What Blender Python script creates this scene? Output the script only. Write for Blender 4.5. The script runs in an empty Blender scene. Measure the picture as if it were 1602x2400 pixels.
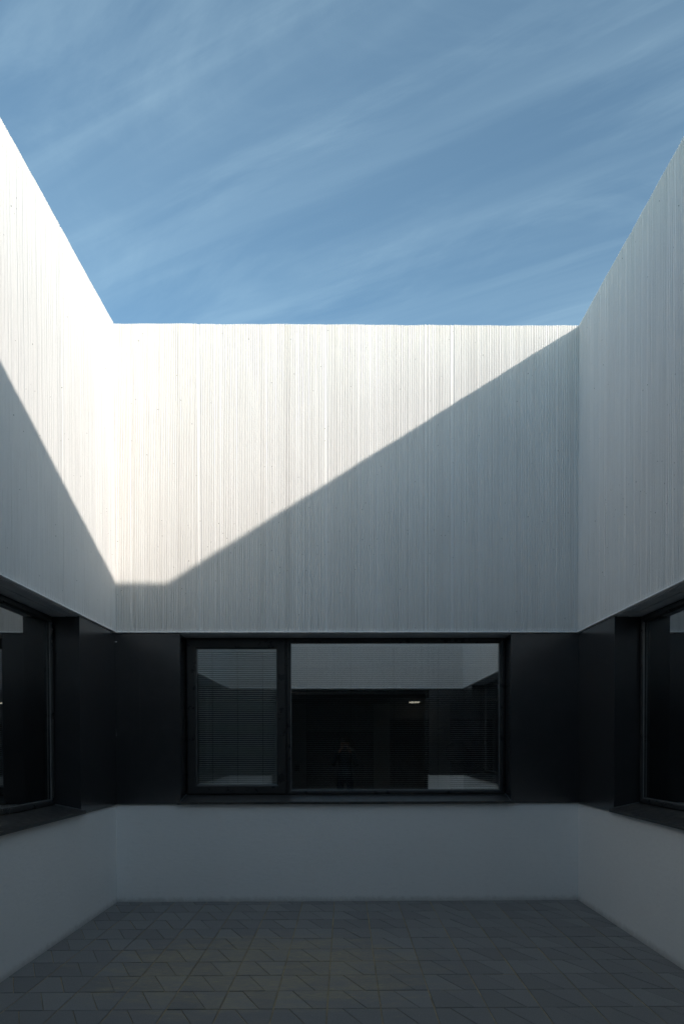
import bpy, bmesh, math, random
from mathutils import Matrix, Vector
random.seed(11)
R = math.radians
scene = bpy.context.scene
COL = scene.collection

# ------------------------------------------------------------------ dimensions (metres)
XL, XR = -2.263, 2.324          # inner faces of the side walls
YB, YF = 6.780, 0.640           # inner faces of the back and front walls
Z_TOP, Z_CON, Z_BAND = 5.676, 2.663, 0.975
REC = 0.21                      # depth of the window recesses
EYE = 1.55
LEN, WID = YB - YF, XR - XL

# ------------------------------------------------------------------ camera
cam_d = bpy.data.cameras.new('Camera')
cam = bpy.data.objects.new('Camera', cam_d)
COL.objects.link(cam)
cam_d.sensor_fit = 'VERTICAL'
cam_d.sensor_height, cam_d.sensor_width = 36.0, 24.0
cam_d.lens = 24.0
cam_d.shift_x, cam_d.shift_y = -0.01075, 0.2397
cam_d.clip_start, cam_d.clip_end = 0.02, 3000.0
cam.matrix_world = (Matrix.Translation((0, 0, EYE)) @ Matrix.Rotation(R(-0.670), 4, 'Z')
                    @ Matrix.Rotation(R(-0.996), 4, 'X') @ Matrix.Rotation(R(0.136), 4, 'Y')
                    @ Matrix.Rotation(R(90), 4, 'X'))
scene.camera = cam
scene.render.resolution_x, scene.render.resolution_y = 683, 1024

# ------------------------------------------------------------------ light
SUN_TO = Vector((4.074, -6.14, 2.534)).normalized()
SUN_EL = math.asin(SUN_TO.z)
SUN_AZ = math.atan2(SUN_TO.x, SUN_TO.y)          # clockwise from +Y
sun_d = bpy.data.lights.new('sun', 'SUN')
sun_d.energy, sun_d.angle, sun_d.color = 2.0, R(0.55), (1.0, 0.93, 0.85)
sun = bpy.data.objects.new('sun', sun_d)
COL.objects.link(sun)
sun.rotation_euler = (-SUN_TO).to_track_quat('-Z', 'Y').to_euler()
sun.location = (12, -18, 14)

world = bpy.data.worlds.new('World')
scene.world = world
world.use_nodes = True
wt = world.node_tree
wt.nodes.clear()

def wn(t, **kw):
    n = wt.nodes.new(t)
    for k, v in kw.items():
        setattr(n, k, v)
    return n

w_out, w_bg, w_sky = wn('ShaderNodeOutputWorld'), wn('ShaderNodeBackground'), wn('ShaderNodeTexSky')
w_sky.sky_type, w_sky.sun_disc = 'NISHITA', False
w_sky.sun_elevation, w_sky.sun_rotation = SUN_EL, SUN_AZ
w_sky.air_density, w_sky.dust_density, w_sky.ozone_density = 0.85, 0.7, 3.8
w_bg.inputs['Strength'].default_value = 0.15
SKY_TINT = (1.0, 1.0, 0.78)
VEIL = (3.3, 4.5, 5.0, 1)           # thin, even ice cloud
# cirrus: noise on the plane of a high cloud layer, drawn out along the wind
tc, sep = wn('ShaderNodeTexCoord'), wn('ShaderNodeSeparateXYZ')
wt.links.new(tc.outputs['Generated'], sep.inputs[0])
zc = wn('ShaderNodeMath', operation='MAXIMUM'); zc.inputs[1].default_value = 0.08
wt.links.new(sep.outputs['Z'], zc.inputs[0])
dx, dy = wn('ShaderNodeMath', operation='DIVIDE'), wn('ShaderNodeMath', operation='DIVIDE')
for d, ax in ((dx, 'X'), (dy, 'Y')):
    wt.links.new(sep.outputs[ax], d.inputs[0]); wt.links.new(zc.outputs[0], d.inputs[1])
cmb = wn('ShaderNodeCombineXYZ')
wt.links.new(dx.outputs[0], cmb.inputs[0]); wt.links.new(dy.outputs[0], cmb.inputs[1])
rot = wn('ShaderNodeVectorRotate', rotation_type='Z_AXIS')
rot.inputs['Angle'].default_value = R(29)
wt.links.new(cmb.outputs[0], rot.inputs['Vector'])

def cirrus(scale, offset, detail, rough, dist, lo, hi):
    m = wn('ShaderNodeMapping')
    m.inputs['Scale'].default_value = scale
    m.inputs['Location'].default_value = offset
    wt.links.new(rot.outputs[0], m.inputs['Vector'])
    n = wn('ShaderNodeTexNoise')
    n.inputs['Scale'].default_value = 1.0
    n.inputs['Detail'].default_value = detail
    n.inputs['Roughness'].default_value = rough
    n.inputs['Distortion'].default_value = dist
    wt.links.new(m.outputs[0], n.inputs['Vector'])
    r = wn('ShaderNodeMapRange', interpolation_type='SMOOTHSTEP')
    r.inputs['From Min'].default_value, r.inputs['From Max'].default_value = lo, hi
    wt.links.new(n.outputs['Fac'], r.inputs['Value'])
    return r.outputs[0]

def wmath(op, a, b):
    n = wn('ShaderNodeMath', operation=op)
    for i, v in enumerate((a, b)):
        if isinstance(v, (int, float)):
            n.inputs[i].default_value = v
        else:
            wt.links.new(v, n.inputs[i])
    return n.outputs[0]

broad = cirrus((0.30, 2.6, 1), (3.1, 0.2, 0), 4, 0.5, 0.25, 0.36, 0.72)
fine = cirrus((0.7, 7.5, 1), (0.4, 7.7, 0), 5, 0.55, 0.6, 0.38, 0.72)
puff = cirrus((1.3, 3.2, 1), (9.3, 1.1, 0), 8, 0.62, 0.9, 0.46, 0.80)
thick = wmath('MULTIPLY', broad, wmath('ADD', wmath('MULTIPLY', fine, 0.50), 0.50))
thick = wmath('ADD', wmath('MULTIPLY', thick, 0.16), wmath('MULTIPLY', puff, 0.12))
thick = wmath('ADD', thick, wmath('ADD', wmath('MULTIPLY', fine, 0.05), 0.015))
w_mix = wn('ShaderNodeMix', data_type='RGBA')
wt.links.new(thick, w_mix.inputs['Factor'])
w_tint = wn('ShaderNodeVectorMath', operation='MULTIPLY')       # hazier, less violet than the clear-air model
w_tint.inputs[1].default_value = SKY_TINT
wt.links.new(w_sky.outputs[0], w_tint.inputs[0])
wt.links.new(w_tint.outputs[0], w_mix.inputs['A'])
w_mix.inputs['B'].default_value = VEIL
wt.links.new(w_mix.outputs['Result'], w_bg.inputs['Color'])
wt.links.new(w_bg.outputs[0], w_out.inputs['Surface'])

scene.view_settings.view_transform = 'Standard'
scene.view_settings.look = 'None'
scene.view_settings.gamma = 1.0
scene.view_settings.exposure = 0.75
scene.view_settings.use_curve_mapping = False
try:
    scene.cycles.max_bounces = 14
    scene.cycles.diffuse_bounces = 10
    scene.cycles.glossy_bounces = 4
    scene.cycles.transparent_max_bounces = 24
except Exception:
    pass

# ------------------------------------------------------------------ materials
class NT:
    def __init__(self, name):
        self.m = bpy.data.materials.new(name)
        self.m.use_nodes = True
        self.t = self.m.node_tree
        self.b = self.t.nodes['Principled BSDF']
        self.out = self.t.nodes['Material Output']
        self.co = self.n('ShaderNodeTexCoord')

    def n(self, t, **kw):
        n = self.t.nodes.new(t)
        for k, v in kw.items():
            setattr(n, k, v)
        return n

    def l(self, a, b):
        self.t.links.new(a, b)

    def put(self, sock, v):
        if hasattr(v, 'is_output'):
            self.l(v, sock)
        else:
            sock.default_value = v

    def mapped(self, scale, loc=(0, 0, 0), src='Object'):
        m = self.n('ShaderNodeMapping')
        m.inputs['Scale'].default_value = scale
        m.inputs['Location'].default_value = loc
        self.l(self.co.outputs[src], m.inputs['Vector'])
        return m.outputs[0]

    def noise(self, vec, scale, detail=4, rough=0.55, dist=0.0):
        n = self.n('ShaderNodeTexNoise')
        n.inputs['Scale'].default_value = scale
        n.inputs['Detail'].default_value = detail
        n.inputs['Roughness'].default_value = rough
        n.inputs['Distortion'].default_value = dist
        self.l(vec, n.inputs['Vector'])
        return n.outputs['Fac']

    def ramp(self, v, lo, hi, a=0.0, b=1.0):
        r = self.n('ShaderNodeMapRange', interpolation_type='SMOOTHSTEP')
        self.l(v, r.inputs['Value'])
        for k, x in (('From Min', lo), ('From Max', hi), ('To Min', a), ('To Max', b)):
            r.inputs[k].default_value = x
        return r.outputs[0]

    def math(self, op, a, b=0.0):
        n = self.n('ShaderNodeMath', operation=op)
        self.put(n.inputs[0], a)
        self.put(n.inputs[1], b)
        return n.outputs[0]

    def mix(self, f, a, b):
        n = self.n('ShaderNodeMix', data_type='RGBA')
        self.put(n.inputs['Factor'], f)
        self.put(n.inputs['A'], a if hasattr(a, 'is_output') else (*a, 1))
        self.put(n.inputs['B'], b if hasattr(b, 'is_output') else (*b, 1))
        return n.outputs['Result']

    def bump(self, h, dist, strength=1.0, normal=None):
        n = self.n('ShaderNodeBump')
        n.inputs['Distance'].default_value = dist
        n.inputs['Strength'].default_value = strength
        self.l(h, n.inputs['Height'])
        if normal is not None:
            self.l(normal, n.inputs['Normal'])
        return n.outputs[0]

    def done(self, color=None, rough=0.5, spec=0.5, metal=0.0, normal=None):
        if color is not None:
            self.put(self.b.inputs['Base Color'], color if hasattr(color, 'is_output') else (*color, 1))
        self.put(self.b.inputs['Roughness'], rough)
        self.b.inputs['Specular IOR Level'].default_value = spec
        self.b.inputs['Metallic'].default_value = metal
        if normal is not None:
            self.l(normal, self.b.inputs['Normal'])
        return self.m


def concrete_material():
    k = NT('ribbed_concrete')
    base = (0.85, 0.83, 0.805)
    cloud = k.noise(k.mapped((1, 1, 0.5)), 1.5, 4, 0.6)
    grain = k.noise(k.mapped((1, 1, 0.45)), 120, 2, 0.6)
    c = k.mix(k.ramp(cloud, 0.38, 0.75, 0.0, 0.6), base, (0.79, 0.767, 0.74))
    c = k.mix(k.ramp(grain, 0.5, 0.85, 0.0, 0.3), c, (0.68, 0.66, 0.63))
    sp = k.n('ShaderNodeSeparateXYZ')
    k.l(k.co.outputs['Object'], sp.inputs[0])
    # blow holes: the shade of sparse small pits painted as flat dark dots, thicker in a band where the pour stopped
    v = k.n('ShaderNodeTexVoronoi', feature='F1')
    v.inputs['Scale'].default_value = 27
    k.l(k.mapped((1, 0.15, 0.85)), v.inputs['Vector'])
    sc = k.n('ShaderNodeSeparateColor')
    k.l(v.outputs['Color'], sc.inputs[0])
    band = k.math('ADD', k.ramp(sp.outputs['Z'], 2.95, 3.75, 0, 1), k.ramp(sp.outputs['Z'], 3.85, 4.6, 0, -1))
    patch = k.ramp(cloud, 0.46, 0.62)
    dens = k.math('ADD', k.math('MULTIPLY', k.math('MULTIPLY', band, patch), 0.30), 0.075)
    pick = k.math('GREATER_THAN', k.math('ADD', sc.outputs[0], dens), 1.0)
    rad = k.math('ADD', k.math('MULTIPLY', sc.outputs[1], 0.075), 0.035)
    pit_shade = k.math('MULTIPLY', k.math('LESS_THAN', v.outputs['Distance'], rad), pick)
    c = k.mix(k.math('MULTIPLY', pit_shade, 0.75), c, (0.16, 0.15, 0.14))
    # rain-borne grime along the lower edge
    low = k.ramp(sp.outputs['Z'], Z_CON, Z_CON + 0.45, 1, 0)
    rs = k.noise(k.mapped((48, 48, 1.1), (2, 0, 0)), 1.0, 3, 0.65)
    c = k.mix(k.math('MULTIPLY', low, k.ramp(rs, 0.44, 0.8, 0, 0.4)), c, (0.50, 0.47, 0.42))
    return k.done(c, 0.85, 0.2, normal=k.bump(grain, 0.0022, 0.6))


def plaster_material():
    k = NT('white_plaster')
    a = k.noise(k.mapped((1, 1, 1)), 2.2, 5, 0.6)
    g = k.noise(k.mapped((1, 1, 1)), 230, 4, 0.65)
    t = k.noise(k.mapped((14, 14, 36)), 1.0, 4, 0.6)
    c = k.mix(k.ramp(a, 0.35, 0.75, 0, 0.5), (0.90, 0.885, 0.865), (0.87, 0.855, 0.835))
    c = k.mix(k.ramp(t, 0.5, 0.85, 0, 0.35), c, (0.70, 0.70, 0.69))
    sp = k.n('ShaderNodeSeparateXYZ')
    k.l(k.co.outputs['Object'], sp.inputs[0])
    low = k.ramp(k.math('ADD', sp.outputs['Z'], k.math('MULTIPLY', k.noise(k.mapped((1, 1, 1)), 17, 4, 0.7), 0.07)), 0.03, 0.10, 1, 0)
    c = k.mix(k.math('MULTIPLY', low, 0.55), c, (0.36, 0.34, 0.31))
    nrm = k.bump(t, 0.004, 0.45)
    nrm = k.bump(g, 0.0022, 0.6, nrm)
    return k.done(c, 0.75, 0.3, normal=nrm)


def panel_material():
    k = NT('black_metal_panel')
    s = k.noise(k.mapped((34, 34, 0.5)), 1.0, 4, 0.6)
    d = k.noise(k.mapped((1, 1, 1)), 5.0, 5, 0.6)
    w = k.noise(k.mapped((1, 1, 1)), 1.4, 2, 0.5)
    c = k.mix(k.ramp(d, 0.4, 0.8, 0, 1), (0.030, 0.0295, 0.031), (0.036, 0.035, 0.036))
    c = k.mix(k.ramp(s, 0.58, 0.85, 0, 0.4), c, (0.05, 0.049, 0.049))
    ro = k.math('ADD', k.ramp(d, 0.3, 0.8, 0.20, 0.235), k.ramp(s, 0.5, 0.9, 0, 0.06))
    nrm = k.bump(w, 0.003, 0.35)
    return k.done(c, ro, 0.95, normal=nrm)


def frame_material():
    k = NT('black_window_profile')
    d = k.noise(k.mapped((1, 1, 1)), 9, 4, 0.6)
    g = k.noise(k.mapped((1, 1, 1)), 420, 2, 0.5)
    c = k.mix(d, (0.022, 0.022, 0.0225), (0.034, 0.033, 0.032))
    return k.done(c, k.ramp(d, 0.3, 0.8, 0.26, 0.42), 0.45, normal=k.bump(g, 0.0004, 0.3))


def sill_material():
    k = NT('dusty_black_sill')
    d = k.noise(k.mapped((1, 1, 1)), 14, 5, 0.7)
    g = k.noise(k.mapped((1, 1, 1)), 300, 3, 0.7)
    c = k.mix(k.ramp(d, 0.35, 0.75), (0.025, 0.0245, 0.0245), (0.07, 0.064, 0.058))
    c = k.mix(k.ramp(g, 0.5, 0.8, 0, 0.6), c, (0.11, 0.10, 0.09))
    return k.done(c, k.ramp(d, 0.3, 0.8, 0.32, 0.6), 0.4, normal=k.bump(g, 0.0006, 0.4))


def plain(name, color, rough, spec=0.5, metal=0.0, var=0.25, scale=6.0):
    k = NT(name)
    d = k.noise(k.mapped((1, 1, 1)), scale, 4, 0.6)
    dark = tuple(x * (1 - var) for x in color)
    return k.done(k.mix(k.ramp(d, 0.3, 0.75), color, dark), k.ramp(d, 0.3, 0.8, rough, min(1, rough + 0.1)), spec, metal)


def glass_material(name, coat):
    k = NT(name)
    t = k.t
    t.nodes.remove(k.b)
    lw = k.n('ShaderNodeFresnel')
    lw.inputs['IOR'].default_value = 1.52
    fac = k.math('MINIMUM', k.math('ADD', k.math('MULTIPLY', lw.outputs[0], 0.95), coat), 1.0)
    w = k.noise(k.mapped((1, 1, 1)), 0.9, 2, 0.4)
    gl, tr, mx = k.n('ShaderNodeBsdfGlossy'), k.n('ShaderNodeBsdfTransparent'), k.n('ShaderNodeMixShader')
    gl.inputs['Roughness'].default_value = 0.004
    gl.inputs['Color'].default_value = (0.97, 0.985, 0.985, 1)
    tr.inputs['Color'].default_value = (0.96, 0.98, 0.98, 1)
    k.l(k.bump(w, 0.0006, 0.5), gl.inputs['Normal'])
    k.l(fac, mx.inputs[0]); k.l(tr.outputs[0], mx.inputs[1]); k.l(gl.outputs[0], mx.inputs[2])
    k.l(mx.outputs[0], k.out.inputs['Surface'])
    return k.m


def paver_material():
    k = NT('grey_clay_paver')
    geo = k.n('ShaderNodeNewGeometry')
    def wmap(scale, loc=(0, 0, 0)):
        m = k.n('ShaderNodeMapping')
        m.inputs['Scale'].default_value = scale
        m.inputs['Location'].default_value = loc
        k.l(geo.outputs['Position'], m.inputs['Vector'])
        return m.outputs[0]
    oi = k.n('ShaderNodeObjectInfo')
    rnd = oi.outputs['Random']
    c = k.mix(rnd, (0.205, 0.199, 0.198), (0.27, 0.264, 0.257))
    gr = k.noise(wmap((1, 1, 1)), 150, 4, 0.7)
    layer = k.noise(wmap((16, 95, 16)), 1.0, 5, 0.65)
    c = k.mix(k.ramp(gr, 0.42, 0.78, 0, 0.6), c, (0.13, 0.131, 0.135))
    c = k.mix(k.ramp(layer, 0.5, 0.8, 0, 0.5), c, (0.28, 0.275, 0.268))
    # windblown ochre dust, thickest left of the middle
    sp = k.n('ShaderNodeSeparateXYZ')
    k.l(geo.outputs['Position'], sp.inputs[0])
    dxx = k.math('DIVIDE', k.math('SUBTRACT', sp.outputs['X'], -0.55), 1.35)
    dyy = k.math('DIVIDE', k.math('SUBTRACT', sp.outputs['Y'], 4.75), 1.0)
    rr = k.math('ADD', k.math('MULTIPLY', dxx, dxx), k.math('MULTIPLY', dyy, dyy))
    spot = k.ramp(rr, 0.0, 1.6, 0.30, -0.10)
    dn = k.noise(wmap((1.6, 4.2, 1), (1.7, 0, 0)), 1.5, 7, 0.68, 0.3)
    dust = k.ramp(k.math('ADD', dn, spot), 0.52, 0.92)
    flake = k.ramp(layer, 0.40, 0.66)
    c = k.mix(k.math('MULTIPLY', dust, k.math('ADD', k.math('MULTIPLY', flake, 0.7), 0.25)), c, (0.40, 0.335, 0.22))
    # pale specks
    v = k.n('ShaderNodeTexVoronoi', feature='F1')
    v.inputs['Scale'].default_value = 26
    k.l(wmap((1, 1, 0.1)), v.inputs['Vector'])
    s = k.n('ShaderNodeSeparateColor')
    k.l(v.outputs['Color'], s.inputs[0])
    speck = k.math('MULTIPLY', k.math('LESS_THAN', v.outputs['Distance'], 0.10), k.math('GREATER_THAN', s.outputs[0], 0.86))
    c = k.mix(k.math('MULTIPLY', speck, 0.7), c, (0.36, 0.36, 0.36))
    nrm = k.bump(layer, 0.004, 0.6)
    nrm = k.bump(gr, 0.0025, 0.6, nrm)
    return k.done(c, k.ramp(gr, 0.3, 0.8, 0.55, 0.8), 0.35, normal=nrm)


def joint_material():
    k = NT('sandy_joint_filling')
    g = k.noise(k.mapped((1, 1, 1)), 90, 4, 0.7)
    p = k.noise(k.mapped((1, 1, 1)), 2.6, 5, 0.65)
    c = k.mix(k.ramp(p, 0.30, 0.72), (0.24, 0.20, 0.15), (0.52, 0.41, 0.26))
    c = k.mix(k.ramp(g, 0.45, 0.8, 0, 0.6), c, (0.09, 0.075, 0.055))
    return k.done(c, 0.95, 0.1, normal=k.bump(g, 0.006, 0.8))


M = {
    'concrete': concrete_material(), 'plaster': plaster_material(), 'panel': panel_material(),
    'frame': frame_material(), 'sill': sill_material(), 'glass': glass_material('coated_window_glass', 0.38), 'glass_clear': glass_material('clear_window_glass', 0.13),
    'paver': paver_material(), 'joint': joint_material(),
    'soffit': plain('grey_soffit_sheet', (0.55, 0.55, 0.56), 0.45),
    'rubber': plain('black_rubber', (0.008, 0.008, 0.008), 0.6, 0.3),
    'bead': plain('dark_alloy_bead', (0.30, 0.30, 0.30), 0.35, 0.5, 0.6),
    'slat': plain('grey_blind_slat', (0.90, 0.90, 0.90), 0.38, 0.5, 0.0, 0.06),
    'slat_dark': plain('charcoal_blind_slat', (0.12, 0.125, 0.13), 0.4, 0.5, 0.0, 0.06),
    'cord': plain('blind_cord', (0.05, 0.05, 0.05), 0.8),
    'core': plain('wall_core', (0.35, 0.35, 0.34), 0.9),
    'room': plain('interior_paint', (0.34, 0.35, 0.36), 0.85, 0.3, 0, 0.08, 1.5),
    'room_dark': plain('interior_dark_panel', (0.035, 0.033, 0.033), 0.55),
    'room_pale': plain('interior_white_paint', (0.62, 0.64, 0.63), 0.8, 0.3, 0, 0.06),
    'floor_in': plain('interior_floor', (0.11, 0.11, 0.115), 0.4),
    'steel': plain('polished_steel', (0.6, 0.58, 0.54), 0.15, 0.5, 1.0),
    'mirror': plain('mirror_glass', (0.62, 0.6, 0.55), 0.05, 0.5, 1.0, 0.05),
    'cloth': plain('dark_teal_cloth', (0.028, 0.036, 0.040), 0.9, 0.2, 0, 0.3, 20),
    'denim': plain('dark_trousers', (0.018, 0.02, 0.028), 0.9, 0.2, 0, 0.3, 20),
    'skin': plain('skin', (0.20, 0.12, 0.085), 0.55),
    'cap': plain('dark_cap_cloth', (0.03, 0.028, 0.028), 0.9, 0.2),
    'black_plastic': plain('black_plastic', (0.012, 0.012, 0.012), 0.4),
    'ground': plain('packed_earth', (0.16, 0.13, 0.09), 0.95, 0.2, 0, 0.4, 0.8),
    'roof': plain('roof_gravel', (0.24, 0.235, 0.22), 0.95, 0.2, 0, 0.4, 40),
}
lampm = NT('lit_ceiling_lamp')
lampm.b.inputs['Emission Color'].default_value = (1.0, 0.90, 0.72, 1)
lampm.b.inputs['Emission Strength'].default_value = 0.9
M['lamp'] = lampm.m

# ------------------------------------------------------------------ helpers
def add(name, bm, mat, parent=None, smooth=False):
    me = bpy.data.meshes.new(name)
    bmesh.ops.recalc_face_normals(bm, faces=bm.faces)
    bm.to_mesh(me)
    bm.free()
    if smooth:
        for p in me.polygons:
            p.use_smooth = True
    me.materials.append(M[mat])
    return link(name, me, parent)


def link(name, data, parent=None):
    o = bpy.data.objects.new(name, data)
    COL.objects.link(o)
    if parent is not None:
        o.parent = parent
    return o


def box(bm, x0, x1, y0, y1, z0, z1, bevel=0.0):
    r = bmesh.ops.create_cube(bm, size=1.0)
    vs = r['verts']
    for v in vs:
        v.co = Vector(((x0 + x1) / 2 + v.co.x * (x1 - x0), (y0 + y1) / 2 + v.co.y * (y1 - y0), (z0 + z1) / 2 + v.co.z * (z1 - z0)))
    if bevel:
        es = list({e for v in vs for e in v.link_edges})
        bmesh.ops.bevel(bm, geom=es, offset=bevel, segments=2, profile=0.6, affect='EDGES')
    return bm


def bx(name, mat, parent, *c, bevel=0.0):
    bm = bmesh.new()
    box(bm, *c, bevel=bevel)
    return add(name, bm, mat, parent)


def prism(bm, poly, axis, a, b):
    """poly: 2-D outline in the plane across `axis`, swept from a to b."""
    def P(p, t):
        return {'x': (t, p[0], p[1]), 'y': (p[0], t, p[1]), 'z': (p[0], p[1], t)}[axis]
    lo = [bm.verts.new(P(p, a)) for p in poly]
    hi = [bm.verts.new(P(p, b)) for p in poly]
    n = len(poly)
    bm.faces.new(lo)
    bm.faces.new(hi[::-1])
    for i in range(n):
        bm.faces.new((lo[i], hi[i], hi[(i + 1) % n], lo[(i + 1) % n]))
    return bm


def empty(name, loc, rz=0.0):
    o = bpy.data.objects.new(name, None)
    COL.objects.link(o)
    o.location = loc
    o.rotation_euler = (0, 0, rz)
    o.empty_display_size = 0.2
    return o


def tag(o, label, cat, group=None):
    o['label'], o['category'] = label, cat
    if group:
        o['group'] = group
    return o


def structure(o):
    o['kind'] = 'structure'
    return o

# ------------------------------------------------------------------ ground, paving
def grid_plane(name, x0, x1, y0, y1, z, mat):
    bm = bmesh.new()
    vs = [bm.verts.new(p) for p in ((x0, y0, z), (x1, y0, z), (x1, y1, z), (x0, y1, z))]
    bm.faces.new(vs)
    return add(name, bm, mat)

structure(grid_plane('ground', -1500, 1500, -1500, 1500, -0.30, 'ground'))

paving = structure(bx('paving', 'joint', None, XL - 0.05, XR + 0.05, YF - 0.6, YB + 0.05, -0.25, -0.0047))
CW, RD, GAP = 0.316, 0.295, 0.0041
X_LINE, Y_LINE = -0.109, 6.361

def paver_mesh(name, poly):
    cx = sum(p[0] for p in poly) / len(poly)
    cy = sum(p[1] for p in poly) / len(poly)
    bm = bmesh.new()
    prism(bm, [(p[0] - cx, p[1] - cy) for p in poly], 'z', -0.04, 0.0)
    top = [e for e in bm.edges if all(v.co.z > -0.001 for v in e.verts)]
    bmesh.ops.bevel(bm, geom=top, offset=0.002, segments=1, affect='EDGES')
    bmesh.ops.recalc_face_normals(bm, faces=bm.faces)
    me = bpy.data.meshes.new(name)
    bm.to_mesh(me)
    bm.free()
    me.materials.append(M['paver'])
    return me, (cx, cy)

g = GAP
a_far, a_near = 0.29 * CW, 0.735 * CW        # the slanting joint inside each cell
far, near = RD - g, g
s = 0.0026
LEFT = [(g, near), (a_near - s, near), (a_far - s, far), (g, far)]
RIGHT = [(a_near + s, near), (CW - g, near), (CW - g, far), (a_far + s, far)]
mesh_l, c_l = paver_mesh('paver', LEFT)
mesh_r, c_r = paver_mesh('paver', RIGHT)
rest = bmesh.new()
n_pav = 0
rows = range(-2, int((Y_LINE - (YF - 0.55)) / RD) + 1)
for j in rows:
    y0 = Y_LINE - (j + 1) * RD
    for i in range(-8, 9):
        x0 = X_LINE + i * CW
        for me, c in ((mesh_l, c_l), (mesh_r, c_r)):
            px, py = x0 + c[0], y0 + c[1]
            if px < XL - 0.12 or px > XR + 0.12 or py > YB + 0.1:
                continue
            z = random.uniform(-0.0012, 0.0012)
            tilt = (random.gauss(0, 0.0035), random.gauss(0, 0.0035), random.gauss(0, 0.004))
            shown = py > 3.62 and abs(px) < py * 0.515 + 0.25
            if shown and n_pav < 300:
                o = link('paver', me, paving)
                o.location = (px + random.gauss(0, 0.0007), py + random.gauss(0, 0.0007), z)
                o.rotation_euler = tilt
                n_pav += 1
            else:
                nv = len(rest.verts)
                rest.from_mesh(me)
                rest.verts.ensure_lookup_table()
                for v in rest.verts[nv:]:
                    v.co = v.co + Vector((px, py, z))
ro = add('paver_field', rest, 'paver', paving)
ro['kind'] = 'stuff'

# ------------------------------------------------------------------ ribbed concrete
def rib_profile(u0, u1, rng, deep):
    """Depth of the cast surface along u: flat-topped ribs of uneven width with uneven grooves."""
    pts = [(u0, 0.008), (u0 + 0.0015, 0.0075)]
    u = u0 + 0.0025
    drift = rng.uniform(-1, 1)
    while u < u1 - 0.0265:
        drift = 0.92 * drift + rng.gauss(0, 0.35)
        w = 0.024 if rng.random() < 0.08 else min(0.0205, max(0.0135, rng.gauss(0.0168, 0.0016)))
        gw = rng.uniform(0.0058, 0.0082)
        gd = max(0.006, 0.0118 + rng.gauss(0, 0.0015) + 0.0004 * drift)
        if rng.random() < 0.04:
            gd *= 1.35
        gd *= deep
        top = rng.gauss(0, 0.0006 * deep)
        r = min(0.0022, w * 0.17) * max(deep, 0.4)
        pts += [(u, gd), (u + gw * 0.35, top + r * 0.75), (u + gw * 0.35 + r, top),
                (u + w - gw * 0.65 - r, top + rng.gauss(0, 0.0005)), (u + w - gw * 0.65, top + r * 0.75), (u + w - gw * 0.3, gd * 0.92)]
        u += w
    pts += [(u1 - 0.0015, 0.006), (u1, 0.007)]
    return pts


def concrete_panel(parent, u0, u1, z0, z1, seed, deep, back=0.09):
    rng = random.Random(seed)
    prof = rib_profile(u0, u1, rng, deep)
    zs = [z0, z0 + 0.005, z0 + 0.017, z0 + 0.045, z0 + 0.11] + [z0 + 0.11 + (z1 - 0.02 - z0 - 0.11) * i / 22 for i in range(1, 23)] + [z1]
    n, m = len(prof), len(zs)
    verts, faces = [], []
    ph = rng.uniform(0, 6)
    top_off = []
    for i, (u, d) in enumerate(prof):
        top_off.append(0.0022 * math.sin(u * 5.1 + ph) + 0.0016 * math.sin(u * 17 + ph * 2) + rng.gauss(0, 0.0012))
    edge_n = [rng.gauss(0, 0.0012) for _ in prof]
    wander = [rng.uniform(0, 6.28) for _ in range(3)]
    for r, z in enumerate(zs):
        for i, (u, d) in enumerate(prof):
            dd, zz, uu = d, z, u
            if r == 0:                                   # cast nib: the ribs run out over a small flared drip edge
                dd = -0.003 + d * 0.15
                zz = z + edge_n[i]
            elif r == 1:
                dd = -0.0085 + d * 0.12
                zz = z + edge_n[i]
            elif r == 2:
                dd = -0.002 + d * 0.45
            elif r < m - 1:
                dd = d + rng.gauss(0, 0.00028)
            if r == m - 1:
                zz = z + top_off[i]
            if 0 < i < n - 1:
                uu = u + 0.0008 * math.sin(z * 2.1 + wander[0]) + 0.0005 * math.sin(z * 5.3 + wander[1])
            verts.append((uu, dd - 0.018, zz))
    for r in range(m - 1):
        for i in range(n - 1):
            a = r * n + i
            faces.append((a, a + 1, a + n + 1, a + n))
    base = len(verts)
    for (r, off) in ((0, None), (m - 1, 1)):             # soffit row, top row at the back
        for i, (u, d) in enumerate(prof):
            zz = (z0 if off is None else z1 + top_off[i] * 0.5)
            verts.append((u, back, zz))
    for i in range(n - 1):
        faces.append((i + 1, i, base + i, base + i + 1))
        t = (m - 1) * n + i
        faces.append((t, t + 1, base + n + i + 1, base + n + i))
    faces.append((base, base + n, base + n + n - 1, base + n - 1)[::-1])
    me = bpy.data.meshes.new('concrete_panel')
    me.from_pydata(verts, [], faces)
    me.materials.append(M['concrete'])
    me.update()
    return link('concrete_panel', me, parent)

# ------------------------------------------------------------------ windows
def bar_frame(bm, u0, u1, z0, z1, wl, wr, wb, wt_, y0, y1, bevel=0.004):
    box(bm, u0, u1, y0, y1, z1 - wt_, z1, bevel)
    box(bm, u0, u1, y0, y1, z0, z0 + wb, bevel)
    box(bm, u0, u0 + wl, y0 + 0.001, y1 - 0.001, z0 + wb, z1 - wt_, bevel)
    box(bm, u1 - wr, u1, y0 + 0.001, y1 - 0.001, z0 + wb, z1 - wt_, bevel)


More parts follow.
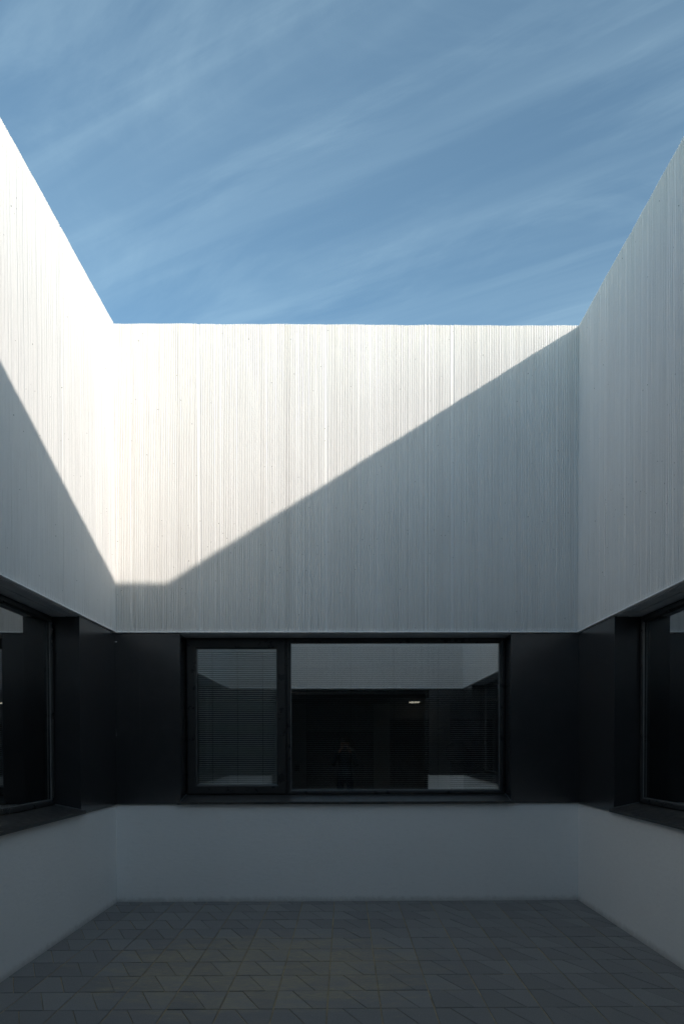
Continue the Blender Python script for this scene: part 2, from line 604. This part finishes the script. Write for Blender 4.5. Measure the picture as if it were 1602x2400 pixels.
def splayed_frame(bm, u0, u1, z0, z1, w, y0, y1, slope=0.012):
    """mitred frame whose inner lip falls back towards the glass"""
    ring = []
    for (ins, y) in ((0, y1), (0, y0 + 0.004), (0.004, y0), (w - 0.012, y0 + 0.002), (w, y0 + slope), (w, y1)):
        ring.append([bm.verts.new(p) for p in ((u0 + ins, y, z0 + ins), (u1 - ins, y, z0 + ins), (u1 - ins, y, z1 - ins), (u0 + ins, y, z1 - ins))])
    for a, b in zip(ring, ring[1:] + ring[:1]):
        for i in range(4):
            bm.faces.new((a[i], a[(i + 1) % 4], b[(i + 1) % 4], b[i]))


def pane(parent, u0, u1, z0, z1, y, mat='glass'):
    bx('pane', mat, parent, u0, u1, y, y + 0.008, z0, z1)
    bm = bmesh.new()                                     # gasket round the pane
    bar_frame(bm, u0 - 0.004, u1 + 0.004, z0 - 0.004, z1 + 0.004, 0.009, 0.009, 0.009, 0.009, y - 0.006, y - 0.001, 0)
    add('gasket', bm, 'rubber', parent)


def window(wall, u0, u1, z0, z1, kind):
    """u0..u1 clear opening in the cladding, z0..z1 frame height; parts hang under `window`."""
    y = REC
    bm = bmesh.new()
    bar_frame(bm, u0 + 0.008, u1 - 0.005, z0, z1, 0.022, 0.03, 0.024, 0.030, y + 0.012, y + 0.085)
    w = add('window', bm, 'frame', wall)
    glass = []
    if kind == 'back':
        um = u0 + 1.026                                  # meeting line of sash and fixed light
        bx('mullion', 'frame', w, um - 0.014, um + 0.014, y + 0.013, y + 0.084, z0 + 0.024, z1 - 0.03, bevel=0.003)
        bm = bmesh.new()
        splayed_frame(bm, u0 + 0.022, um - 0.006, z0 + 0.012, z1 - 0.022, 0.089, y - 0.012, y + 0.06)
        add('sash', bm, 'frame', w)
        bm = bmesh.new()
        splayed_frame(bm, um + 0.006, u1 - 0.022, z0 + 0.006, z1 - 0.016, 0.040, y - 0.004, y + 0.06)
        add('fixed_light_frame', bm, 'frame', w)
        glass = [(u0 + 0.111, um - 0.095, z0 + 0.100, z1 - 0.110), (um + 0.046, u1 - 0.062, z0 + 0.045, z1 - 0.055)]
    else:
        n = 2
        step = (u1 - u0) / n
        for i in range(n):
            a, b = u0 + i * step, u0 + (i + 1) * step
            if i:
                bx('mullion', 'frame', w, a - 0.02, a + 0.02, y + 0.013, y + 0.084, z0 + 0.024, z1 - 0.03, bevel=0.003)
            bm = bmesh.new()
            splayed_frame(bm, a + 0.018, b - 0.018, z0 + 0.006, z1 - 0.014, 0.042, y - 0.004, y + 0.06)
            add('fixed_light_frame', bm, 'frame', w)
            glass.append((a + 0.06, b - 0.06, z0 + 0.048, z1 - 0.056))
    for i, (a, b, c, d) in enumerate(glass):
        pane(w, a - 0.006, b + 0.006, c - 0.006, d + 0.006, y + 0.022, 'glass_clear' if kind == 'back' and i == 0 else 'glass')
        bx('glazing_bead', 'bead', w, a, b, y + 0.004, y + 0.0155, c - 0.001, c + 0.006, bevel=0.001)
        bx('glazing_bead', 'bead', w, (b - 0.005), b + 0.001, y + 0.006, y + 0.0155, c + 0.0065, d, bevel=0.001)
        bx('glazing_bead', 'bead', w, a - 0.001, a + 0.005, y + 0.006, y + 0.0155, c + 0.0065, d, bevel=0.001)
    # folded sheet sill, sloping out past the wall face
    bm = bmesh.new()
    prof = [(y + 0.03, z0 + 0.004), (y + 0.012, z0 + 0.002), (-0.034, Z_BAND + 0.022), (-0.036, Z_BAND + 0.019), (-0.036, Z_BAND - 0.004),
            (-0.033, Z_BAND - 0.004), (-0.033, Z_BAND + 0.014), (y + 0.03, z0 - 0.012)]
    prism(bm, prof, 'x', u0 - 0.03, u1 + 0.03)
    sill = add('sill', bm, 'sill', w)
    for (a, b) in ((u0 + 0.0015, u0 + 0.0055), (u1 - 0.0055, u1 - 0.0015)):   # upstand flanges against the jambs
        bm = bmesh.new()
        prism(bm, [(y + 0.011, z0 + 0.003), (-0.034, Z_BAND + 0.023), (-0.034, Z_BAND + 0.031), (y + 0.011, z0 + 0.012)], 'x', a, b)
        add('sill_flange', bm, 'bead', w)
    return w, glass


# one slat: a curved strip, its mesh shared along a blind
def slat_mesh(length, mat, width=0.025):
    bm = bmesh.new()
    pts = [(-width / 2 + width * i / 4, 0.0022 * (1 - (2 * i / 4 - 1) ** 2)) for i in range(5)]
    poly = pts + [(p[0], p[1] - 0.0005) for p in reversed(pts)]
    prism(bm, poly, 'x', 0, length)
    bmesh.ops.recalc_face_normals(bm, faces=bm.faces)
    me = bpy.data.meshes.new('slat')
    bm.to_mesh(me)
    bm.free()
    me.materials.append(M[mat])
    return me


def blind(wall_obj, gl, tilt, cords, label, mat='slat', off=0.046, inset=(0.006, 0.006), pitch=0.0215, drop=1.0):
    a, b, c, d = gl
    a, b = a + inset[0], b - inset[1]
    y = REC + off
    rz = wall_obj.rotation_euler.z
    loc = wall_obj.location + Matrix.Rotation(rz, 3, 'Z') @ Vector((a, y, c))
    root = tag(empty('venetian_blind', loc, rz), label, 'blind', 'venetian blinds behind the courtyard windows')
    L, H = b - a, d - c
    bx('head_rail', mat, root, 0, L, -0.014, 0.014, H - 0.028, H - 0.002, bevel=0.002)
    me = slat_mesh(L, mat)
    z = H - 0.045
    bottom = H * (1 - drop) + 0.035
    while z > bottom:
        o = link('slat', me, root)
        o.location = (random.gauss(0, 0.0006), 0, z)
        o.rotation_euler = (tilt + random.gauss(0, 0.014), random.gauss(0, 0.0004), 0)
        z -= pitch
    bx('bottom_rail', mat, root, 0, L, -0.012, 0.012, z - 0.006, z + 0.006, bevel=0.002)
    for u in cords:
        bm = bmesh.new()
        bmesh.ops.create_cone(bm, segments=6, radius1=0.0016, radius2=0.0016, depth=H - 0.03 - z, cap_ends=True,
                              matrix=Matrix.Translation((u * L, -0.0145, (H - 0.03 + z) / 2)))
        add('cord', bm, 'cord', root)
    return root

# ------------------------------------------------------------------ courtyard walls
Z_FRAME0, Z_FRAME1 = 1.048, 2.652

def courtyard_wall(loc, rz, length, seams, opening, label, kind, seed, deep=1.0):
    w = tag(empty('courtyard_wall', loc, rz), label, 'wall')
    w['kind'] = 'thing'
    for i, (a, b) in enumerate(zip(seams, seams[1:])):
        concrete_panel(w, a + 0.0003, b - 0.0003, Z_CON, Z_TOP, seed * 100 + i, deep)
    bx('parapet_core', 'core', w, -0.30, length + 0.30, 0.0895, 0.34, Z_CON + 0.012, Z_TOP - 0.03)
    u0, u1 = opening
    # black cladding either side of the opening, returned into the reveals
    if u0 > 0.01:
        bx('cladding_panel', 'panel', w, 0.0015, u0, -0.008, REC + 0.075, Z_BAND, Z_CON - 0.004, bevel=0.0025)
        bx('cladding_panel', 'panel', w, u1, length - 0.0015, -0.008, REC + 0.075, Z_BAND, Z_CON - 0.004, bevel=0.0025)
    z_low = Z_FRAME0 - 0.02
    # soffit of the recess: two folded sheets with a channel between them
    sf = bx('soffit', 'soffit', w, u0 + 0.001, u1 - 0.001, 0.006, 0.098, Z_CON - 0.010, Z_CON - 0.0015, bevel=0.002)
    bx('soffit_sheet', 'soffit', sf, u0 + 0.001, u1 - 0.001, 0.106, REC + 0.075, Z_CON - 0.0115, Z_CON - 0.0025, bevel=0.002)
    return w


def plinth(w, length, gaps=()):
    parts, a = [], 0.0
    for (g0, g1) in gaps:
        parts.append((a, g0)); a = g1
    parts.append((a, length))
    for (p, q) in parts:
        bm = bmesh.new()
        box(bm, p, q, 0.0, 0.30, -0.1, Z_BAND - 0.0015)
        add('plinth', bm, 'plaster', w)
        bx('drip_edge', 'bead', w, p + 0.001, q - 0.001, -0.0125, 0.0, Z_BAND - 0.006, Z_BAND - 0.0025)

# back wall ------------------------------------------------------
back = courtyard_wall((XL, YB, 0), 0.0, WID, [0.0, 0.857, 2.098, 3.340, WID], (0.639, 3.909),
                      'far courtyard wall with sunlit ribbed white concrete over a black window band', 'back', 1)
plinth(back, WID)
win_b, gl_b = window(back, 0.639, 3.909, Z_FRAME0, Z_FRAME1, 'back')

# side walls (u runs front to back on the left wall, back to front on the right) --------
S_OPEN = (0.92, LEN - 0.92)
left = courtyard_wall((XL, YF, 0), R(90), LEN, [0.0, 1.12, 2.375, 3.63, 4.885, LEN], S_OPEN,
                      'left courtyard wall, its ribbed concrete crossed by a steep diagonal shadow', 'side', 2, 0.45)
plinth(left, LEN)
win_l, gl_l = window(left, *S_OPEN, Z_FRAME0, Z_FRAME1, 'side')

right = courtyard_wall((XR, YB, 0), R(-90), LEN, [0.0, 1.255, 2.51, 3.765, 5.02, LEN], S_OPEN,
                       'right courtyard wall with ribbed grey concrete wholly in shade', 'side', 3, 0.85)
plinth(right, LEN)
win_r, gl_r = window(right, *S_OPEN, Z_FRAME0, Z_FRAME1, 'side')

# front wall with the open doorway the picture is taken from ---------------------------
D0, D1 = XR - 1.65, XR + 1.45                    # doorway in local u (u grows towards -X)
front = courtyard_wall((XR, YF, 0), R(180), WID, [0.0, 1.25, 2.5, 3.75, WID], (D0, D1),
                       'near courtyard wall with wide doorway, seen only as a reflection in the far window', 'front', 4)
plinth(front, WID, [(D0, D1)])
bm = bmesh.new()
box(bm, D0 - 0.001, D0 + 0.06, REC, REC + 0.07, 0.02, Z_CON - 0.02, 0.003)
box(bm, D1 - 0.06, D1 + 0.001, REC, REC + 0.07, 0.02, Z_CON - 0.02, 0.003)
box(bm, D0 + 0.06, D1 - 0.06, REC, REC + 0.07, Z_CON - 0.09, Z_CON - 0.02, 0.003)
add('door_frame', bm, 'frame', front)
bx('threshold', 'sill', front, D0, D1, 0.0, 0.32, -0.08, 0.012)

# roofs behind the parapets --------------------------------------
for (x0, x1, y0, y1) in ((-12, 12, YB + 0.345, 22), (-12, XL - 0.345, -10, YB + 0.34), (XR + 0.345, 12, -10, YB + 0.34), (XL - 0.34, XR + 0.34, -10, YF - 0.345)):
    structure(bx('roof', 'roof', None, x0, x1, y0, y1, 2.95, 3.25))

# ------------------------------------------------------------------ rooms behind the windows
def room(x0, x1, y0, y1, open_side, name):
    bm = bmesh.new()
    t = 0.12
    if open_side != 'S': box(bm, x0 - t, x1 + t, y0 - t, y0, 0.03, 2.9)
    if open_side != 'N': box(bm, x0 - t, x1 + t, y1, y1 + t, 0.03, 2.9)
    if open_side != 'W': box(bm, x0 - t, x0, y0, y1, 0.03, 2.9)
    if open_side != 'E': box(bm, x1, x1 + t, y0, y1, 0.03, 2.9)
    structure(add('interior_wall', bm, 'room'))
    structure(bx('interior_floor', 'floor_in', None, x0, x1, y0, y1, -0.05, 0.028))
    structure(bx('interior_ceiling', 'room', None, x0 - t, x1 + t, y0 - t, y1 + t, 2.902, 2.94))

room(-3.2, 3.4, YB + 0.302, YB + 6.0, 'S', 'back')
room(XL - 4.2, XL - 0.302, -0.6, YB - 0.1, 'E', 'left')
room(XR + 0.302, XR + 4.2, -0.6, YB - 0.1, 'W', 'right')
room(-3.2, 3.3, -5.0, YF - 0.302, 'N', 'front')
# walls that close the reveals of the open sides
structure(bx('interior_wall', 'room', None, -3.32, 3.52, YB + 0.341, YB + 0.36, 2.66, 2.90))

# dim furnishings of the far room, seen through its blinds
YI = YB + 5.98
part = tag(empty('partition', (0, YI, 0.03)), 'dark panelled partition dimly seen through the wide window blinds', 'partition')
bx('panel', 'room_dark', part, -0.72, 0.53, -0.06, 0.0, 0, 1.79, bevel=0.004)
bx('panel', 'room_dark', part, 0.84, 1.56, -0.06, 0.0, 0, 2.02, bevel=0.004)
bx('panel', 'room_dark', part, 1.96, 2.75, -0.06, 0.0, 0, 2.02, bevel=0.004)
bx('pale_strip', 'room_pale', part, 0.535, 0.835, -0.05, 0.0, 0, 2.3)
bx('pale_strip', 'room_pale', part, 1.565, 1.955, -0.05, 0.0, 0, 2.3)
bx('pale_strip', 'room_pale', part, -1.30, -0.725, -0.05, 0.0, 0, 2.3)
bx('bulkhead', 'room', part, -3.19, 3.39, -1.0, -0.065, 2.34, 2.86)
bx('light_switch', 'black_plastic', part, -0.93, -0.85, -0.062, -0.05, 1.05, 1.17)


def round_mirror(x, z, y, size, label):
    r = tag(empty('round_mirror', (x, y, z)), label, 'mirror', 'round mirrors inside the far room')
    bm = bmesh.new()
    n = 40
    for k in range(n):
        a0, a1 = 2 * math.pi * k / n, 2 * math.pi * (k + 1) / n
        q = []
        for a in (a0, a1):
            q.append([(math.cos(a) * rr, yy, math.sin(a) * rr) for rr, yy in ((0.185, -0.03), (0.200, -0.03), (0.203, 0.0), (0.185, 0.0))])
        vs = [[bm.verts.new(p) for p in ring] for ring in q]
        for i in range(4):
            bm.faces.new((vs[0][i], vs[0][(i + 1) % 4], vs[1][(i + 1) % 4], vs[1][i]))
    bmesh.ops.remove_doubles(bm, verts=bm.verts, dist=1e-5)
    add('ring', bm, 'steel', r, True)
    bm = bmesh.new()
    bmesh.ops.create_cone(bm, segments=40, radius1=0.184, radius2=0.184, depth=0.01, cap_ends=True,
                          matrix=Matrix.Translation((0, -0.012, 0)) @ Matrix.Rotation(R(90), 4, 'X'))
    add('mirror_disc', bm, 'mirror', r)
    r.rotation_euler = (R(6), 0, R(-14))
    r.scale = (size, 1, size)
    return r

round_mirror(0.10, 1.40, YI - 0.13, 0.66, 'round steel-rimmed mirror nearer the middle, seen dimly through the wide window')
round_mirror(2.05, 1.42, YI - 0.15, 0.98, 'round steel-rimmed mirror further right, seen dimly through the wide window')
lamp = tag(empty('ceiling_lamp', (1.26, YI - 0.35, 2.37)), 'small lit oblong ceiling lamp glowing inside behind the wide window', 'lamp')
bx('housing', 'room_pale', lamp, -0.105, 0.105, -0.075, 0.075, -0.03, 0.0, bevel=0.004)
bx('diffuser', 'lamp', lamp, -0.09, 0.09, -0.06, 0.06, -0.045, -0.0305, bevel=0.004)
desk = tag(empty('desk', (0.6, YB + 3.2, 0.03)), 'long dark desk inside the room behind the wide window', 'desk')
bx('desk_top', 'room_dark', desk, -2.4, 2.2, -0.35, 0.35, 0.72, 0.76, bevel=0.004)
for sx in (-2.3, -0.1, 2.1):
    bx('leg', 'room_dark', desk, sx - 0.03, sx + 0.03, -0.3, 0.3, 0, 0.719)

# ------------------------------------------------------------------ blinds
blind(back, gl_b[0], R(27), (0.18, 0.50, 0.82), 'half-closed venetian blind behind the narrow left pane of the far window', inset=(0.014, 0.004))
blind(back, gl_b[1], R(13), (0.075, 0.29, 0.50, 0.715, 0.925), 'open venetian blind behind the wide right pane of the far window', inset=(0.004, 0.03))
blind(left, gl_l[1], R(6), (0.1, 0.37, 0.63, 0.9), 'dark venetian blind behind the left wall window, nearest the far corner', 'slat_dark', inset=(0.01, 0.22))
blind(right, gl_r[0], R(6), (0.1, 0.37, 0.63, 0.9), 'dark venetian blind behind the right wall window, nearest the far corner', 'slat_dark', inset=(0.22, 0.01))

# ------------------------------------------------------------------ small things on the roof line
for i, (z, h, w_) in enumerate(((1.70, 0.020, 0.004), (1.672, 0.009, 0.003), (1.655, 0.006, 0.003), (2.575, 0.006, 0.014))):   # chipped paint by the left corner
    bx('paint_chip', 'plaster', back, 0.004 + i * 0.0015, 0.004 + i * 0.0015 + w_, -0.0092, -0.0079, z, z + h)
clip = tag(empty('roof_clip', (-1.80, YB + 0.16, Z_TOP)), 'tiny dark metal clip lying on the parapet near the left corner', 'clip')
bx('plate', 'bead', clip, -0.03, 0.03, -0.05, 0.05, 0.0, 0.006, bevel=0.001)
bx('tab', 'bead', clip, -0.022, 0.006, -0.05, 0.02, 0.0062, 0.012, bevel=0.001)

# ------------------------------------------------------------------ the photographer, standing in the doorway behind the lens
def photographer():
    joints, edges, rad = [], [], []
    def J(p, r, prev=None):
        joints.append(p); rad.append(r)
        if prev is not None:
            edges.append((prev, len(joints) - 1))
        return len(joints) - 1
    y = -0.30
    pel = J((0, y, 0.93), 0.150)
    wai = J((0, y + 0.005, 1.08), 0.130, pel)
    che = J((0, y, 1.25), 0.150, wai)
    upc = J((0, y, 1.36), 0.115, che)
    nec = J((0, y + 0.01, 1.44), 0.055, upc)
    jaw = J((0, y + 0.045, 1.515), 0.068, nec)
    hea = J((0, y + 0.04, 1.60), 0.088, jaw)
    J((0, y + 0.03, 1.665), 0.070, hea)
    J((0, y + 0.128, 1.555), 0.016, hea)              # nose
    for sx in (-1, 1):
        J((sx * 0.088, y + 0.03, 1.565), 0.016, hea)  # ear
        sh = J((sx * 0.165, y, 1.37), 0.068, upc)
        el = J((sx * 0.255, y + 0.09, 1.13), 0.046, sh)
        wr = J((sx * 0.105, y + 0.215, 1.42), 0.030, el)
        pa = J((sx * 0.080, y + 0.228, 1.48), 0.030, wr)
        for f, (dz, ln) in enumerate(((0.030, 0.060), (0.014, 0.070), (-0.003, 0.066), (-0.018, 0.052))):
            k1 = J((sx * 0.082, y + 0.262, 1.50 + dz), 0.0095, pa)
            k2 = J((sx * (0.082 - ln * 0.55), y + 0.272, 1.505 + dz), 0.0085, k1)
            J((sx * (0.082 - ln), y + 0.262, 1.507 + dz), 0.0075, k2)
        th = J((sx * 0.078, y + 0.215, 1.515), 0.011, pa)
        J((sx * 0.060, y + 0.205, 1.535), 0.009, th)
        hp = J((sx * 0.095, y, 0.86), 0.095, pel)
        kn = J((sx * 0.115, y + 0.02, 0.50), 0.062, hp)
        ca = J((sx * 0.118, y - 0.005, 0.33), 0.058, kn)
        an = J((sx * 0.120, y - 0.01, 0.11), 0.042, ca)
        he = J((sx * 0.122, y - 0.03, 0.070), 0.040, an)
        J((sx * 0.145, y + 0.16, 0.062), 0.034, he)
    me = bpy.data.meshes.new('person')
    me.from_pydata(joints, edges, [])
    o = link('person', me)
    md = o.modifiers.new('skin', 'SKIN')
    md.use_smooth_shade = True
    for i, v in enumerate(me.skin_vertices[0].data):
        v.radius = (rad[i], rad[i] * (0.72 if i < 4 else 1.0))
        v.use_root = (i == 0)
    o.modifiers.new('smooth', 'SUBSURF').levels = 1
    dg = bpy.context.evaluated_depsgraph_get()
    body = bpy.data.meshes.new_from_object(o.evaluated_get(dg))
    o.modifiers.clear()
    o.data = body
    for m in ('skin', 'cloth', 'denim', 'black_plastic'):
        body.materials.append(M[m])
    for p in body.polygons:
        c = p.center
        p.use_smooth = True
        hand = c.y > y + 0.19 and c.z > 1.40
        p.material_index = 0 if (hand or c.z > 1.445) else 1 if c.z > 0.93 else 2 if c.z > 0.12 else 3
    tag(o, 'person in dark clothes and cap raising a camera, reflected in the far window', 'person')
    # cap: dome and peak
    bm = bmesh.new()
    bmesh.ops.create_uvsphere(bm, u_segments=20, v_segments=12, radius=1.0)
    bmesh.ops.delete(bm, geom=[v for v in bm.verts if v.co.z < -0.05], context='VERTS')
    for v in bm.verts:
        v.co = Vector((v.co.x * 0.098, v.co.y * 0.112 + y + 0.035, 1.628 + v.co.z * 0.098))
    cap = add('cap', bm, 'cap', o, True)
    bm = bmesh.new()
    pts = [(0.085 * math.cos(t), y + 0.12 + 0.075 * math.sin(t)) for t in [math.pi * k / 12 for k in range(13)]]
    prism(bm, pts, 'z', 1.632, 1.638)
    add('cap_peak', bm, 'cap', cap)
    for sx in (-1, 1):
        bm = bmesh.new()
        bmesh.ops.create_uvsphere(bm, u_segments=10, v_segments=8, radius=0.011, matrix=Matrix.Translation((sx * 0.031, y + 0.117, 1.585)))
        add('eye', bm, 'black_plastic', o, True)
    return o

person = photographer()
cam_prop = tag(empty('photo_camera', (0, -0.075, 1.505)), 'black camera held up to the face of the person reflected in the window', 'camera')
bx('body', 'black_plastic', cam_prop, -0.062, 0.062, -0.03, 0.012, -0.04, 0.045, bevel=0.006)
bx('viewfinder', 'black_plastic', cam_prop, -0.022, 0.022, -0.028, 0.008, 0.0455, 0.068, bevel=0.005)
bm = bmesh.new()
bmesh.ops.create_cone(bm, segments=24, radius1=0.030, radius2=0.034, depth=0.045, cap_ends=True, matrix=Matrix.Translation((0, 0.0355, 0.0)) @ Matrix.Rotation(R(-90), 4, 'X'))
add('lens_barrel', bm, 'black_plastic', cam_prop)
